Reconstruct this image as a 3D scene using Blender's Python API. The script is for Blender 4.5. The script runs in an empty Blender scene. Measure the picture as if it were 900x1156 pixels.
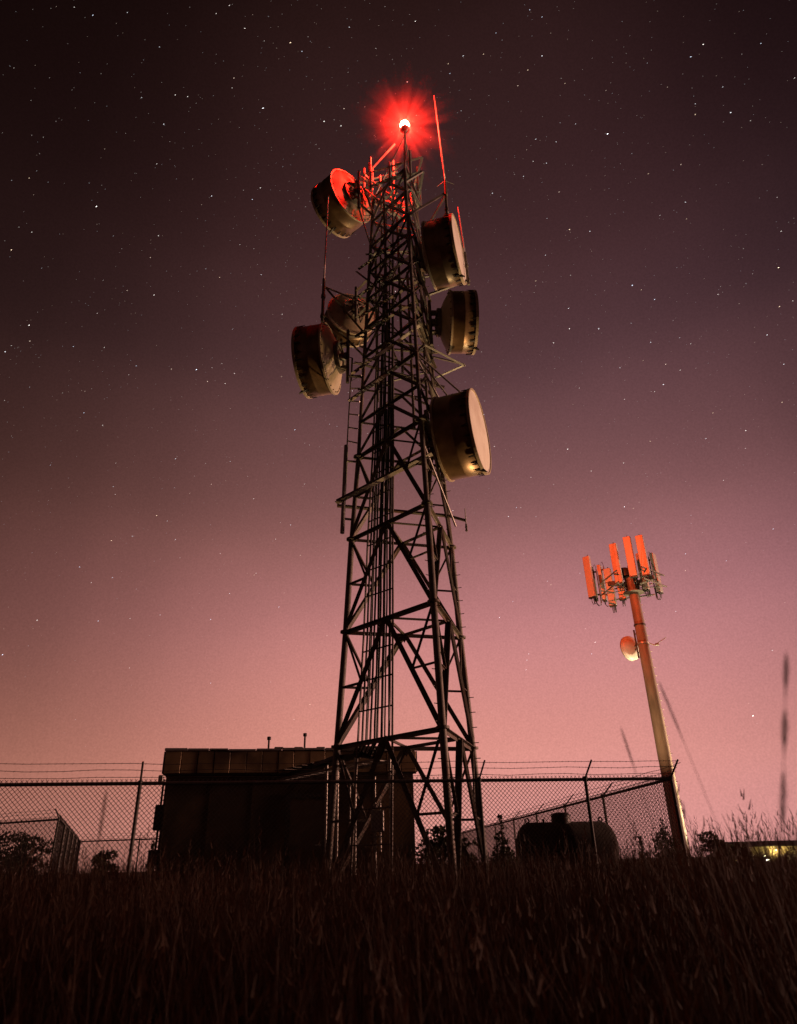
import bpy, bmesh, math, random
import numpy as np
from mathutils import Vector as V, Matrix, Quaternion
random.seed(7); rng = np.random.default_rng(11)
S = bpy.context.scene; COL = S.collection
PI = math.pi; R = math.radians

# ------------------------------------------------------------------ materials
def nodes(name):
    m = bpy.data.materials.new(name); m.use_nodes = True
    nt = m.node_tree; nt.nodes.clear()
    return m, nt, nt.nodes.new, nt.links.new
def pmat(name, c1, c2, rough=.6, metal=0., scale=6., bump=0., stretch=(1, 1, 1), detail=6., spots=None):
    m, nt, N, L = nodes(name)
    out = N('ShaderNodeOutputMaterial'); b = N('ShaderNodeBsdfPrincipled')
    tc = N('ShaderNodeTexCoord'); mp = N('ShaderNodeMapping'); mp.inputs['Scale'].default_value = stretch
    no = N('ShaderNodeTexNoise'); no.inputs['Scale'].default_value = scale; no.inputs['Detail'].default_value = detail
    no.inputs['Roughness'].default_value = .62
    cr = N('ShaderNodeValToRGB'); e = cr.color_ramp.elements
    e[0].position = .33; e[0].color = (*c1, 1); e[1].position = .68; e[1].color = (*c2, 1)
    L(tc.outputs['Object'], mp.inputs['Vector']); L(mp.outputs['Vector'], no.inputs['Vector']); L(no.outputs['Fac'], cr.inputs['Fac'])
    col = cr.outputs['Color']
    if spots:
        n2 = N('ShaderNodeTexNoise'); n2.inputs['Scale'].default_value = scale*.37; n2.inputs['Detail'].default_value = 9
        c2r = N('ShaderNodeValToRGB'); c2r.color_ramp.elements[0].position = .52; c2r.color_ramp.elements[1].position = .66
        mx = N('ShaderNodeMix'); mx.data_type = 'RGBA'
        L(mp.outputs['Vector'], n2.inputs['Vector']); L(n2.outputs['Fac'], c2r.inputs['Fac']); L(c2r.outputs['Color'], mx.inputs['Factor'])
        L(col, mx.inputs['A']); mx.inputs['B'].default_value = (*spots, 1); col = mx.outputs['Result']
    L(col, b.inputs['Base Color'])
    b.inputs['Roughness'].default_value = rough; b.inputs['Metallic'].default_value = metal
    if bump:
        bp = N('ShaderNodeBump'); bp.inputs['Strength'].default_value = bump; bp.inputs['Distance'].default_value = .02
        L(no.outputs['Fac'], bp.inputs['Height']); L(bp.outputs['Normal'], b.inputs['Normal'])
    L(b.outputs['BSDF'], out.inputs['Surface'])
    return m
def emat(name, col, strength):
    m, nt, N, L = nodes(name)
    out = N('ShaderNodeOutputMaterial'); e = N('ShaderNodeEmission')
    e.inputs['Color'].default_value = (*col, 1); e.inputs['Strength'].default_value = strength
    L(e.outputs['Emission'], out.inputs['Surface']); return m

M = {}
M['steel'] = pmat('weathered_galvanised_steel', (.10, .085, .07), (.21, .18, .15), .55, .25, 5, .15, spots=(.13, .07, .045))
M['steel_light'] = pmat('pale_galvanised_steel', (.30, .28, .25), (.48, .45, .40), .42, .45, 9, .1)
M['shroud'] = pmat('aged_antenna_shroud', (.15, .09, .045), (.27, .165, .085), .38, .45, 3, .08, (1, 1, .6), spots=(.11, .065, .035))
M['reflector'] = pmat('antenna_reflector_back', (.36, .28, .19), (.50, .40, .28), .45, .1, 4, .05, spots=(.36, .30, .22))
M['radome'] = pmat('antenna_radome_fabric', (.68, .60, .54), (.78, .71, .65), .65, 0, 2.5, .06, spots=(.60, .50, .44))
M['cable'] = pmat('black_coax_jacket', (.018, .016, .015), (.04, .035, .03), .5, 0, 8)
M['whip'] = pmat('white_fibreglass_whip', (.62, .58, .54), (.76, .72, .68), .4, 0, 9)
M['fence'] = pmat('fence_galvanised', (.06, .055, .05), (.12, .11, .10), .6, .3, 12)
M['wire'] = pmat('fence_wire', (.09, .08, .07), (.16, .14, .12), .6, .35, 20)
M['wall'] = pmat('brown_aggregate_wall', (.05, .035, .022), (.12, .08, .045), .9, 0, 1.5, .6, spots=(.26, .165, .085))
M['fascia'] = pmat('tan_fascia_sheet', (.38, .25, .13), (.56, .38, .21), .6, .1, 2, .1, spots=(.15, .10, .06))
M['coping'] = pmat('pale_coping_metal', (.42, .38, .36), (.58, .54, .52), .5, .3, 7, .1)
M['dark'] = pmat('dark_painted_metal', (.03, .025, .022), (.06, .05, .045), .5, .2, 8)
M['door'] = pmat('brown_steel_door', (.09, .06, .04), (.13, .09, .06), .5, .1, 4)
M['tank'] = pmat('dull_tank_paint', (.045, .034, .028), (.075, .058, .048), .95, 0, 3, .08, spots=(.03, .02, .015))
M['pole'] = pmat('monopole_galvanised', (.21, .145, .10), (.34, .245, .175), .62, .08, 3, .08, (1, 1, .25), spots=(.16, .105, .07))
M['panel'] = pmat('antenna_panel_radome', (.52, .48, .43), (.62, .58, .52), .45, 0, 4, .03)
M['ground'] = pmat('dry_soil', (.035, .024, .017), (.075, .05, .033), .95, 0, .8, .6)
M['bark'] = pmat('shrub_bark', (.05, .035, .025), (.09, .065, .045), .9, 0, 12, .4)
M['concrete'] = pmat('concrete', (.24, .22, .20), (.36, .33, .30), .9, 0, 5, .3)
M['shedwall'] = pmat('yellow_block_wall', (.50, .42, .24), (.62, .53, .32), .8, 0, 1.2, .2)
M['shedroof'] = pmat('dark_shed_roof', (.035, .03, .028), (.06, .05, .045), .8, 0, 2)
M['white'] = pmat('white_paint', (.70, .68, .64), (.80, .78, .74), .6, 0, 9)
M['glass'] = pmat('lamp_base_red', (.25, .03, .02), (.32, .05, .03), .25, 0, 9)
M['beacon'] = emat('beacon_glow', (1, .013, .006), 4800)
M['lamp_warm'] = emat('warm_lamp_glow', (1, .62, .28), 14)
M['lamp_white'] = emat('white_lamp_glow', (1, .86, .62), 20)
def leafmat(name, c1, c2):
    m, nt, N, L = nodes(name)
    out = N('ShaderNodeOutputMaterial'); b = N('ShaderNodeBsdfPrincipled'); g = N('ShaderNodeNewGeometry')
    cr = N('ShaderNodeValToRGB'); cr.color_ramp.elements[0].color = (*c1, 1); cr.color_ramp.elements[1].color = (*c2, 1)
    L(g.outputs['Random Per Island'], cr.inputs['Fac']); L(cr.outputs['Color'], b.inputs['Base Color'])
    b.inputs['Roughness'].default_value = .75
    t = N('ShaderNodeBsdfTranslucent'); L(cr.outputs['Color'], t.inputs['Color'])
    mx = N('ShaderNodeMixShader'); mx.inputs['Fac'].default_value = .25
    L(b.outputs['BSDF'], mx.inputs[1]); L(t.outputs['BSDF'], mx.inputs[2]); L(mx.outputs['Shader'], out.inputs['Surface'])
    return m
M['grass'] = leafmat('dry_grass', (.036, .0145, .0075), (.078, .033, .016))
M['leaf'] = leafmat('dark_leaves', (.035, .04, .02), (.075, .07, .035))
M['cedar'] = leafmat('cedar_needles', (.03, .04, .022), (.06, .06, .03))

# ------------------------------------------------------------------ mesh builder
def frame(d):
    d = V(d).normalized()
    a = V((0, 0, 1)) if abs(d.z) < .95 else V((1, 0, 0))
    u = d.cross(a).normalized(); w = u.cross(d).normalized()
    return u, w, d
class MB:
    def __init__(s): s.v = []; s.f = []; s.sm = []
    def add(s, vs, fs, smooth=False):
        n = len(s.v); s.v += [tuple(p) for p in vs]; s.f += [tuple(i+n for i in f) for f in fs]; s.sm += [smooth]*len(fs); return s
    def tube(s, p, q, r, n=8, r2=None, caps=True):
        p, q = V(p), V(q); r2 = r if r2 is None else r2
        u, w, d = frame(q-p); vs = []
        for c, rr in ((p, r), (q, r2)):
            for i in range(n):
                a = 2*PI*i/n; vs.append(c+u*(rr*math.cos(a))+w*(rr*math.sin(a)))
        s.add(vs, [(i, (i+1) % n, n+(i+1) % n, n+i) for i in range(n)], n > 5)
        if caps: s.add(vs, [tuple(range(n-1, -1, -1)), tuple(range(n, 2*n))])
        return s
    def path(s, pts, r, n=6):
        pts = [V(p) for p in pts]; vs = []; k = len(pts)
        for j, p in enumerate(pts):
            d = (pts[min(j+1, k-1)]-pts[max(j-1, 0)]); u, w, _ = frame(d)
            rr = r[j] if isinstance(r, (list, tuple)) else r
            for i in range(n):
                a = 2*PI*i/n; vs.append(p+u*(rr*math.cos(a))+w*(rr*math.sin(a)))
        fs = [(j*n+i, j*n+(i+1) % n, (j+1)*n+(i+1) % n, (j+1)*n+i) for j in range(k-1) for i in range(n)]
        s.add(vs, fs, True); s.add(vs[:n]+vs[-n:], [tuple(range(n-1, -1, -1)), tuple(range(n, 2*n))]); return s
    def angle(s, p, q, w=.08, t=.012, ref=None):          # rolled L-section member
        p, q = V(p), V(q); d = (q-p).normalized()
        ref = V(ref) if ref is not None else V((.3, .2, 1))
        u = (ref-d*ref.dot(d))
        u = u.normalized() if u.length > 1e-4 else frame(d)[0]
        v = d.cross(u)
        prof = [(0, 0), (w, 0), (w, t), (t, t), (t, w), (0, w)]
        vs = [c+u*(a-w*.3)+v*(b-w*.3) for c in (p, q) for a, b in prof]
        s.add(vs, [(i, (i+1) % 6, 6+(i+1) % 6, 6+i) for i in range(6)]+[(5, 4, 3, 2, 1, 0), (6, 7, 8, 9, 10, 11)]); return s
    def box(s, c, size, rot=None, bev=0.):
        c = V(c); hx, hy, hz = (t/2 for t in size); rot = rot or Matrix.Identity(3)
        if bev:
            b = min(bev, hx*.9, hy*.9, hz*.9); ring = []
            for (x, y) in ((hx-b, -hy), (hx, -hy+b), (hx, hy-b), (hx-b, hy), (-hx+b, hy), (-hx, hy-b), (-hx, -hy+b), (-hx+b, -hy)): ring.append((x, y))
            vs = []
            for z, k in ((-hz, b), (-hz+b, 0), (hz-b, 0), (hz, b)):
                for x, y in ring:
                    vs.append(c+rot @ V((x*(1-k/hx*.9), y*(1-k/hy*.9), z)))
            fs = [(j*8+i, j*8+(i+1) % 8, j*8+8+(i+1) % 8, j*8+8+i) for j in range(3) for i in range(8)]
            fs += [tuple(range(7, -1, -1)), tuple(range(24, 32))]
            return s.add(vs, fs)
        vs = [c+rot @ V((x, y, z)) for z in (-hz, hz) for x, y in ((-hx, -hy), (hx, -hy), (hx, hy), (-hx, hy))]
        return s.add(vs, [(3, 2, 1, 0), (4, 5, 6, 7), (0, 1, 5, 4), (1, 2, 6, 5), (2, 3, 7, 6), (3, 0, 4, 7)])
    def lathe(s, prof, o, axis, n=40, smooth=True, close=False):   # prof = [(t along axis, radius)]
        u, w, d = frame(axis); o = V(o); vs = []
        for t, r in prof:
            for i in range(n):
                a = 2*PI*i/n; vs.append(o+d*t+u*(r*math.cos(a))+w*(r*math.sin(a)))
        k = len(prof); m = k if close else k-1
        s.add(vs, [(j*n+i, j*n+(i+1) % n, ((j+1) % k)*n+(i+1) % n, ((j+1) % k)*n+i) for j in range(m) for i in range(n)], smooth); return s
    def prism(s, pts, ext):
        pts = [V(p) for p in pts]; ext = V(ext); n = len(pts)
        return s.add(pts+[p+ext for p in pts], [tuple(range(n-1, -1, -1)), tuple(range(n, 2*n))]+[(i, (i+1) % n, n+(i+1) % n, n+i) for i in range(n)])
    def build(s, name, mat, parent=None, loc=None):
        me = bpy.data.meshes.new(name); vs = s.v
        if parent is not None: o0 = world_loc(parent)
        elif loc is not None: o0 = V(loc)
        else: o0 = V((0, 0, 0))
        if o0.length: vs = [(x-o0.x, y-o0.y, z-o0.z) for x, y, z in vs]
        me.from_pydata(vs, [], s.f); me.polygons.foreach_set('use_smooth', s.sm)
        if len(s.f) < 6000:
            bm = bmesh.new(); bm.from_mesh(me); bmesh.ops.recalc_face_normals(bm, faces=bm.faces); bm.to_mesh(me); bm.free()
        me.materials.append(mat); me.update()
        o = bpy.data.objects.new(name, me); COL.objects.link(o)
        if parent is not None: o.parent = parent
        elif loc is not None: o.location = loc
        return o
def world_loc(o):
    l = V((0, 0, 0))
    while o is not None: l = l+V(o.location); o = o.parent
    return l
def thing(name, label, cat, loc, group=None):
    o = bpy.data.objects.new(name, None); COL.objects.link(o); o.location = loc; o.empty_display_size = .2
    o['label'] = label; o['category'] = cat
    if group: o['group'] = group
    return o
def tag(o, label, cat, group=None):
    o['label'] = label; o['category'] = cat
    if group: o['group'] = group
    return o
def copy_tree(o, parent=None):
    c = o.copy(); COL.objects.link(c); c.parent = parent
    for ch in list(o.children): copy_tree(ch, c)
    return c
def lerp(a, b, t): return V(a)*(1-t)+V(b)*t
def sstep(a, b, x): t = min(1, max(0, (x-a)/(b-a))); return t*t*(3-2*t)
def gz(x, y):                                    # the hilltop is flat, then falls away behind the compound
    d = math.hypot(x*.6, y)
    return -.010*max(0, min(d, 60)-15) - 2.9*sstep(48, 95, d)-.0150*max(0, d-95) + .05*math.sin(x*.7+1)*math.sin(y*.55)

# ------------------------------------------------------------------ camera
cd = bpy.data.cameras.new('camera'); cam = bpy.data.objects.new('camera', cd); COL.objects.link(cam); S.camera = cam
pit, rol = R(26.55), R(-1.53)
fw = V((0, math.cos(pit), math.sin(pit))); up = V((0, -math.sin(pit), math.cos(pit))); rt = V((1, 0, 0))
X_ = math.cos(rol)*rt+math.sin(rol)*up; Y_ = -math.sin(rol)*rt+math.cos(rol)*up
m3 = Matrix((X_, Y_, -fw)).transposed()
cam.matrix_world = Matrix.Translation((0, 0, 1.0)) @ m3.to_4x4()
cd.sensor_fit = 'VERTICAL'; cd.sensor_height = 36; cd.lens = 766/1156*36
cd.clip_start = .05; cd.clip_end = 20000
cd.dof.use_dof = True; cd.dof.focus_distance = 22; cd.dof.aperture_fstop = 2.2

# ------------------------------------------------------------------ sky (night, town glow low in front)
w = bpy.data.worlds.new('World'); S.world = w; w.use_nodes = True
nt = w.node_tree; nt.nodes.clear(); N = nt.nodes.new; L = nt.links.new
tc = N('ShaderNodeTexCoord'); sx = N('ShaderNodeSeparateXYZ'); L(tc.outputs['Generated'], sx.inputs[0])
asn = N('ShaderNodeMath'); asn.operation = 'ARCSINE'; L(sx.outputs['Z'], asn.inputs[0])
mr = N('ShaderNodeMapRange'); mr.inputs['From Min'].default_value = 0; mr.inputs['From Max'].default_value = PI/2; L(asn.outputs[0], mr.inputs['Value'])
nz = N('ShaderNodeTexNoise'); nz.inputs['Scale'].default_value = 3; nz.inputs['Detail'].default_value = 3; L(tc.outputs['Generated'], nz.inputs['Vector'])
nm = N('ShaderNodeMath'); nm.operation = 'MULTIPLY_ADD'; nm.inputs[1].default_value = .05; nm.inputs[2].default_value = -.025; L(nz.outputs['Fac'], nm.inputs[0])
ad = N('ShaderNodeMath'); ad.operation = 'ADD'; L(mr.outputs['Result'], ad.inputs[0]); L(nm.outputs[0], ad.inputs[1])
cr = N('ShaderNodeValToRGB'); L(ad.outputs[0], cr.inputs['Fac'])
stops = [(0, (.755, .32, .275)), (.03, (.745, .314, .27)), (.081, (.716, .292, .245)), (.18, (.545, .221, .215)), (.278, (.280, .117, .114)),
         (.40, (.124, .054, .057)), (.515, (.061, .0252, .0270)), (.68, (.026, .0103, .0100)), (.8, (.014, .006, .006)), (1, (.008, .004, .004))]
el = cr.color_ramp.elements
cr.color_ramp.interpolation = 'CARDINAL'
while len(el) < len(stops): el.new(.5)
for e, (p, c) in zip(el, stops): e.position = p; e.color = (*c, 1)
# the glow of the town lies ahead: the sky darkens away from that bearing
hz = N('ShaderNodeVectorMath'); hz.operation = 'MULTIPLY'; hz.inputs[1].default_value = (1, 1, 0); L(tc.outputs['Generated'], hz.inputs[0])
hn = N('ShaderNodeVectorMath'); hn.operation = 'NORMALIZE'; L(hz.outputs['Vector'], hn.inputs[0])
dp = N('ShaderNodeVectorMath'); dp.operation = 'DOT_PRODUCT'; L(hn.outputs['Vector'], dp.inputs[0]); dp.inputs[1].default_value = (.12, .9928, 0)
m2 = N('ShaderNodeMapRange'); m2.inputs['From Min'].default_value = -1; m2.inputs['From Max'].default_value = 1; L(dp.outputs['Value'], m2.inputs['Value'])
fr = N('ShaderNodeValToRGB'); fr.color_ramp.interpolation = 'CARDINAL'; L(m2.outputs['Result'], fr.inputs['Fac'])
fs_ = [(0, .05), (.5, .12), (.80, .18), (.88, .29), (.917, .43), (.945, .62), (.975, .88), (1, 1)]
fe = fr.color_ramp.elements
while len(fe) < len(fs_): fe.new(.5)
for e, (p, c) in zip(fe, fs_): e.position = p; e.color = (c, c, c, 1)
# ... less so right down at the horizon
hb = N('ShaderNodeMapRange'); hb.interpolation_type = 'SMOOTHSTEP'; hb.inputs['From Min'].default_value = 0; hb.inputs['From Max'].default_value = .17; hb.inputs['To Min'].default_value = .5; hb.inputs['To Max'].default_value = 0; L(mr.outputs['Result'], hb.inputs['Value'])
front = N('ShaderNodeMath'); front.operation = 'MULTIPLY'; L(hb.outputs['Result'], front.inputs[0]); L(m2.outputs['Result'], front.inputs[1])
mn = N('ShaderNodeMix'); mn.data_type = 'FLOAT'; L(front.outputs[0], mn.inputs['Factor']); L(fr.outputs['Color'], mn.inputs['A']); L(m2.outputs['Result'], mn.inputs['B'])
# sodium light low on the left, mauve towards the right
tm = N('ShaderNodeMapRange'); tm.inputs['From Min'].default_value = -.6; tm.inputs['From Max'].default_value = .5; L(sx.outputs['X'], tm.inputs['Value'])
tr_ = N('ShaderNodeValToRGB'); L(tm.outputs['Result'], tr_.inputs['Fac']); te = tr_.color_ramp.elements
te[0].color = (1.0, .94, .80, 1); te[1].color = (1.0, 1.0, 1.09, 1)
tmx = N('ShaderNodeMix'); tmx.data_type = 'RGBA'; tmx.blend_type = 'MULTIPLY'; tmx.inputs['Factor'].default_value = 1; L(cr.outputs['Color'], tmx.inputs['A']); L(tr_.outputs['Color'], tmx.inputs['B'])
bg = N('ShaderNodeBackground'); L(tmx.outputs['Result'], bg.inputs['Color']); L(mn.outputs['Result'], bg.inputs['Strength'])
gr = N('ShaderNodeTexNoise'); gr.inputs['Scale'].default_value = 420; gr.inputs['Detail'].default_value = 2; L(tc.outputs['Generated'], gr.inputs['Vector'])
gm = N('ShaderNodeMath'); gm.operation = 'MULTIPLY_ADD'; gm.inputs[1].default_value = .36; gm.inputs[2].default_value = .82; L(gr.outputs['Fac'], gm.inputs[0])
gs = N('ShaderNodeMath'); gs.operation = 'MULTIPLY'; L(mn.outputs['Result'], gs.inputs[0]); L(gm.outputs[0], gs.inputs[1]); L(gs.outputs[0], bg.inputs['Strength'])
wo = N('ShaderNodeOutputWorld'); L(bg.outputs['Background'], wo.inputs['Surface'])

# stars: tiny elongated glowing bodies on a far shell, drawn out a little by the sky's turning
def star_material():
    m, nt, N, L = nodes('star_light'); out = N('ShaderNodeOutputMaterial'); e = N('ShaderNodeEmission'); a = N('ShaderNodeVertexColor')
    a.layer_name = 'light'; L(a.outputs['Color'], e.inputs['Color']); e.inputs['Strength'].default_value = 1
    tr = N('ShaderNodeBsdfTransparent'); ash = N('ShaderNodeAddShader'); L(e.outputs['Emission'], ash.inputs[0]); L(tr.outputs['BSDF'], ash.inputs[1]); L(ash.outputs['Shader'], out.inputs['Surface'])
    try: m.cycles.emission_sampling = 'NONE'
    except Exception: pass
    return m
BRIGHT = """-0.1148,0.4758,0.8721,0.8;-0.1020,0.4844,0.8689,0.4;-0.1556,0.5303,0.8334,0.9;-0.0813,0.5487,0.8321,0.7;-0.0603,0.5540,0.8303,0.6;-0.3658,0.5812,0.7269,1.0;-0.4611,0.5888,0.6638,0.7;-0.1693,0.6022,0.7802,0.5;-0.1810,0.6115,0.7703,0.5;-0.2563,0.5052,0.8241,0.5;-0.2426,0.5089,0.8260,0.5;-0.2748,0.5279,0.8036,0.5;-0.2941,0.5010,0.8139,0.3;-0.2905,0.5606,0.7754,0.4;-0.3266,0.4261,0.8437,0.5;-0.3429,0.4168,0.8419,0.3;-0.2911,0.4299,0.8547,0.3;-0.3017,0.6234,0.7214,0.5;-0.3168,0.6733,0.6681,0.6;-0.2743,0.7489,0.6032,0.9;-0.4583,0.6530,0.6029,0.8;-0.4858,0.6629,0.5697,0.7;-0.4789,0.6610,0.5777,0.3;-0.4132,0.7408,0.5296,0.5;-0.3937,0.7576,0.5206,0.4;-0.1467,0.8230,0.5488,0.6;-0.2333,0.6757,0.6993,0.4;-0.1789,0.6822,0.7090,0.4;-0.3480,0.7258,0.5934,0.4;-0.2028,0.6505,0.7319,0.3;-0.1614,0.7767,0.6089,0.3;-0.4161,0.6868,0.5960,0.4;-0.3822,0.6993,0.6040,0.4;-0.4538,0.7615,0.4628,0.3;-0.4281,0.5386,0.7256,0.4;-0.4377,0.5820,0.6854,0.4;0.0357,0.4631,0.8856,0.6;0.3609,0.4571,0.8129,0.7;0.3507,0.4690,0.8106,0.6;0.2723,0.5475,0.7912,1.0;0.4010,0.5060,0.7636,0.7;0.3655,0.5149,0.7754,0.5;0.3637,0.5062,0.7820,0.3;0.1875,0.4877,0.8526,0.6;0.1720,0.5012,0.8481,0.5;0.2170,0.5092,0.8328,0.3;0.1691,0.4496,0.8771,0.4;0.1839,0.4547,0.8715,0.4;0.4160,0.4462,0.7924,0.4;0.4539,0.4654,0.7598,0.4;0.2365,0.6397,0.7313,0.7;0.2619,0.6375,0.7245,0.5;0.3241,0.5747,0.7515,0.4;0.3693,0.5904,0.7177,0.5;0.3727,0.6043,0.7042,0.3;0.3427,0.6080,0.7161,0.3;0.4710,0.5870,0.6585,0.5;0.2078,0.6672,0.7153,0.4;0.3186,0.6755,0.6649,0.8;0.3296,0.6770,0.6581,0.4;0.3461,0.6815,0.6448,0.6;0.2408,0.7109,0.6607,0.6;0.2805,0.7217,0.6328,0.7;0.2430,0.7287,0.6403,0.7;0.2226,0.7444,0.6295,0.6;0.1965,0.6923,0.6943,0.5;0.4740,0.6161,0.6291,0.9;0.4799,0.6457,0.5939,0.6;0.4710,0.6718,0.5717,0.6;0.3626,0.7480,0.5558,0.7;0.3525,0.7566,0.5508,0.4;0.4557,0.7497,0.4799,0.7;0.4908,0.7146,0.4985,0.5;0.4900,0.6868,0.5368,0.5;0.2580,0.7766,0.5748,0.4;0.3916,0.7064,0.5897,0.4;0.3371,0.7357,0.5874,0.3;0.3093,0.7486,0.5865,0.4;0.4202,0.7508,0.5097,0.4;0.4131,0.7719,0.4832,0.5;0.3485,0.7953,0.4960,0.5;0.2433,0.8273,0.5063,0.7;0.3159,0.8492,0.4232,0.7;0.3270,0.8471,0.4190,0.4;0.1712,0.8805,0.4420,0.5;0.1774,0.8796,0.4414,0.3;0.1596,0.8878,0.4316,0.6;0.4403,0.8865,0.1422,1.0;0.3873,0.8524,0.3513,0.5;0.3861,0.8613,0.3304,0.4;0.4322,0.8378,0.3336,0.4;0.4825,0.7984,0.3602,0.5;0.1414,0.9441,0.2977,0.6;0.1792,0.9526,0.2459,0.4;0.1741,0.9587,0.2249,0.4;0.2688,0.9292,0.2536,0.6;0.2630,0.9347,0.2389,0.5;0.4702,0.8555,0.2170,0.5;0.2105,0.9163,0.3409,0.3;0.2151,0.9171,0.3357,0.4;0.1612,0.9343,0.3179,0.3;0.1762,0.9552,0.2378,0.4;-0.3357,0.8408,0.4247,0.6;-0.3227,0.8483,0.4197,0.3;-0.3902,0.8358,0.3863,0.6;-0.3132,0.8626,0.3974,0.4;-0.4260,0.8350,0.3483,0.5;-0.3892,0.8560,0.3402,0.4;-0.4691,0.8385,0.2773,0.6;-0.5005,0.8341,0.2320,0.7;-0.4041,0.8695,0.2841,0.5;-0.2676,0.9164,0.2976,0.5;-0.1755,0.9316,0.3183,0.5;-0.3677,0.8832,0.2911,0.3;-0.3317,0.8948,0.2988,0.3;-0.2654,0.9401,0.2138,0.4;-0.1318,0.9733,0.1878,0.5;-0.2096,0.9092,0.3596,0.3;-0.1534,0.9738,0.1679,0.3;0.0779,0.5085,0.8575,0.4;0.0937,0.4925,0.8653,0.5;0.1181,0.4901,0.8636,0.4;0.0756,0.4999,0.8628,0.4;0.1318,0.4711,0.8722,0.3;0.1856,0.5826,0.7913,0.4;0.1872,0.5621,0.8056,0.4;0.2123,0.5621,0.7994,0.4;0.2023,0.5826,0.7872,0.4;0.1355,0.6162,0.7758,0.5;0.1744,0.5975,0.7827,0.4"""
def make_stars():
    RS = 6000.
    dirs, rad, col = [], [], []
    for t in BRIGHT.split(';'):
        x, y, z, b = (float(q) for q in t.split(',')); dirs.append((x, y, z)); rad.append(1.55+1.35*b)
        k = random.choice(((1, .93, .86), (.72, .82, 1), (1, .74, .50), (.93, .95, 1)))
        col.append([c*(.24+1.3*b*b+.40*b) for c in k])
    n = 15000
    z = rng.uniform(.02, 1, n); a = rng.uniform(0, 2*PI, n); q = np.sqrt(1-z*z)
    mag = rng.pareto(1.45, n)
    for i in range(n):
        b = min(.55, .02+.026*mag[i]); ext = .12+.88*min(1, z[i]/.55)
        dirs.append((q[i]*math.cos(a[i]), q[i]*math.sin(a[i]), z[i])); rad.append(1.5+1.3*b)
        k = random.choice(((1, .9, .82), (.9, .93, 1), (1, .76, .6), (1, .85, .8)))
        col.append([c*(.075+1.35*b)*ext for c in k])
    vs, fs, cs = [], [], []
    ax = V((.15, -.25, .95)).normalized()
    for d, r, c in zip(dirs, rad, col):
        d = V(d).normalized(); p = d*RS
        t = (X_*.86+Y_*.5); t = (t-d*t.dot(d)).normalized(); s2 = d.cross(t)
        k = len(vs)
        vs += [p+t*r*2.3, p-t*r*2.3, p+s2*r*.8, p-s2*r*.8, p+d*r, p-d*r]
        for e in (2, 3):
            for f in (4, 5): fs += [(k, k+e, k+f), (k+1, k+f, k+e)]
        cs += [c]*6
    me = bpy.data.meshes.new('stars'); me.from_pydata([tuple(v) for v in vs], [], fs)
    at = me.color_attributes.new('light', 'FLOAT_COLOR', 'POINT')
    at.data.foreach_set('color', np.array([(*c, 1) for c in cs], dtype=np.float32).ravel())
    me.materials.append(star_material())
    o = bpy.data.objects.new('stars', me); COL.objects.link(o); o['kind'] = 'stuff'; o['label'] = 'faint short star trails scattered over the dark pink night sky'; o['category'] = 'stars'
make_stars()

# ------------------------------------------------------------------ ground
def make_ground():
    b = MB(); xs = [-4500, -1500, -500, -200, -120]+[-80+4*i for i in range(41)]+[120, 200, 500, 1500, 4500]
    ys = [-600, -100, -30]+[-8+3*i for i in range(42)]+[140, 180, 260, 500, 1500, 4800]
    vs = [(x, y, gz(x, y)) for y in ys for x in xs]
    n = len(xs)
    b.add(vs, [(j*n+i, j*n+i+1, j*n+n+i+1, j*n+n+i) for j in range(len(ys)-1) for i in range(n-1)], True)
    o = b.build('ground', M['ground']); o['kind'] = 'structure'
make_ground()

# ------------------------------------------------------------------ lattice tower
TX, TY = .30, 17.0
LEV = [(0, 2.27), (3.33, 2.04), (6.22, 1.843), (8.89, 1.70), (11.56, 1.506), (22.6, .945)]
ANG = [R(164.7), R(284.7), R(44.7)]
def rad(z):
    for (a, ra), (b, rb) in zip(LEV, LEV[1:]):
        if z <= b: return ra+(rb-ra)*(z-a)/(b-a)
    return LEV[-1][1]
def leg(i, z): r = rad(z); return V((TX+r*math.cos(ANG[i]), TY+r*math.sin(ANG[i]), z))
tower = thing('lattice_tower', 'tall three-legged rusty steel lattice tower hung with round dish antennas', 'tower', (TX, TY, 0))
zs = [0, 3.33, 6.22, 8.89, 11.56]+[11.56+1.2267*k for k in range(1, 10)]
for i in range(3):
    b = MB()
    for za, zb in zip(LEV, LEV[1:]):
        r = .085 if za[0] < 8 else (.07 if za[0] < 11 else .058)
        b.tube(leg(i, za[0]), leg(i, zb[0]), r, 10)
    for z in zs[1:]:
        if z < 12: b.tube(leg(i, z-.03), leg(i, z+.03), .15, 12)
    z = .8
    while z < 22 and i != 0:                        # climbing pegs
        d = V((math.cos(ANG[i]), math.sin(ANG[i]), 0)); s = V((-d.y, d.x, 0))*(1 if int(z*10) % 2 else -1)
        p = leg(i, z); b.tube(p, p+(d*.4+s*.9)*.19, .011, 5); z += .38
    b.build('leg', M['steel'], tower)
    f = MB(); p = leg(i, 0); f.lathe([(-.2, .01), (-.2, .32), (.22, .32), (.25, .29), (.25, .01)], p, (0, 0, 1), 16, False); f.build('footing', M['concrete'], tower)
def gusset(p, a, b_, size):
    a = V(a)*size; b_ = V(b_)*size; n = a.cross(b_).normalized()*.016
    MB().prism([V(p)-a*.55, V(p)-b_*.9, V(p)+a*.55, V(p)+b_*.25], n).build('gusset_plate', M['steel'], tower)
def member(name, p, q, w, off=0.):
    out = (lerp(p, q, .5)-V((TX, TY, lerp(p, q, .5).z))); out.z = 0
    MB().angle(V(p)+out.normalized()*off, V(q)+out.normalized()*off, w, .014, out).build(name, M['steel_light' if min(p[2], q[2]) > 19.8 else 'steel'], tower)  # top bays coloured paler to strengthen the beacon's light on them
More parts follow.
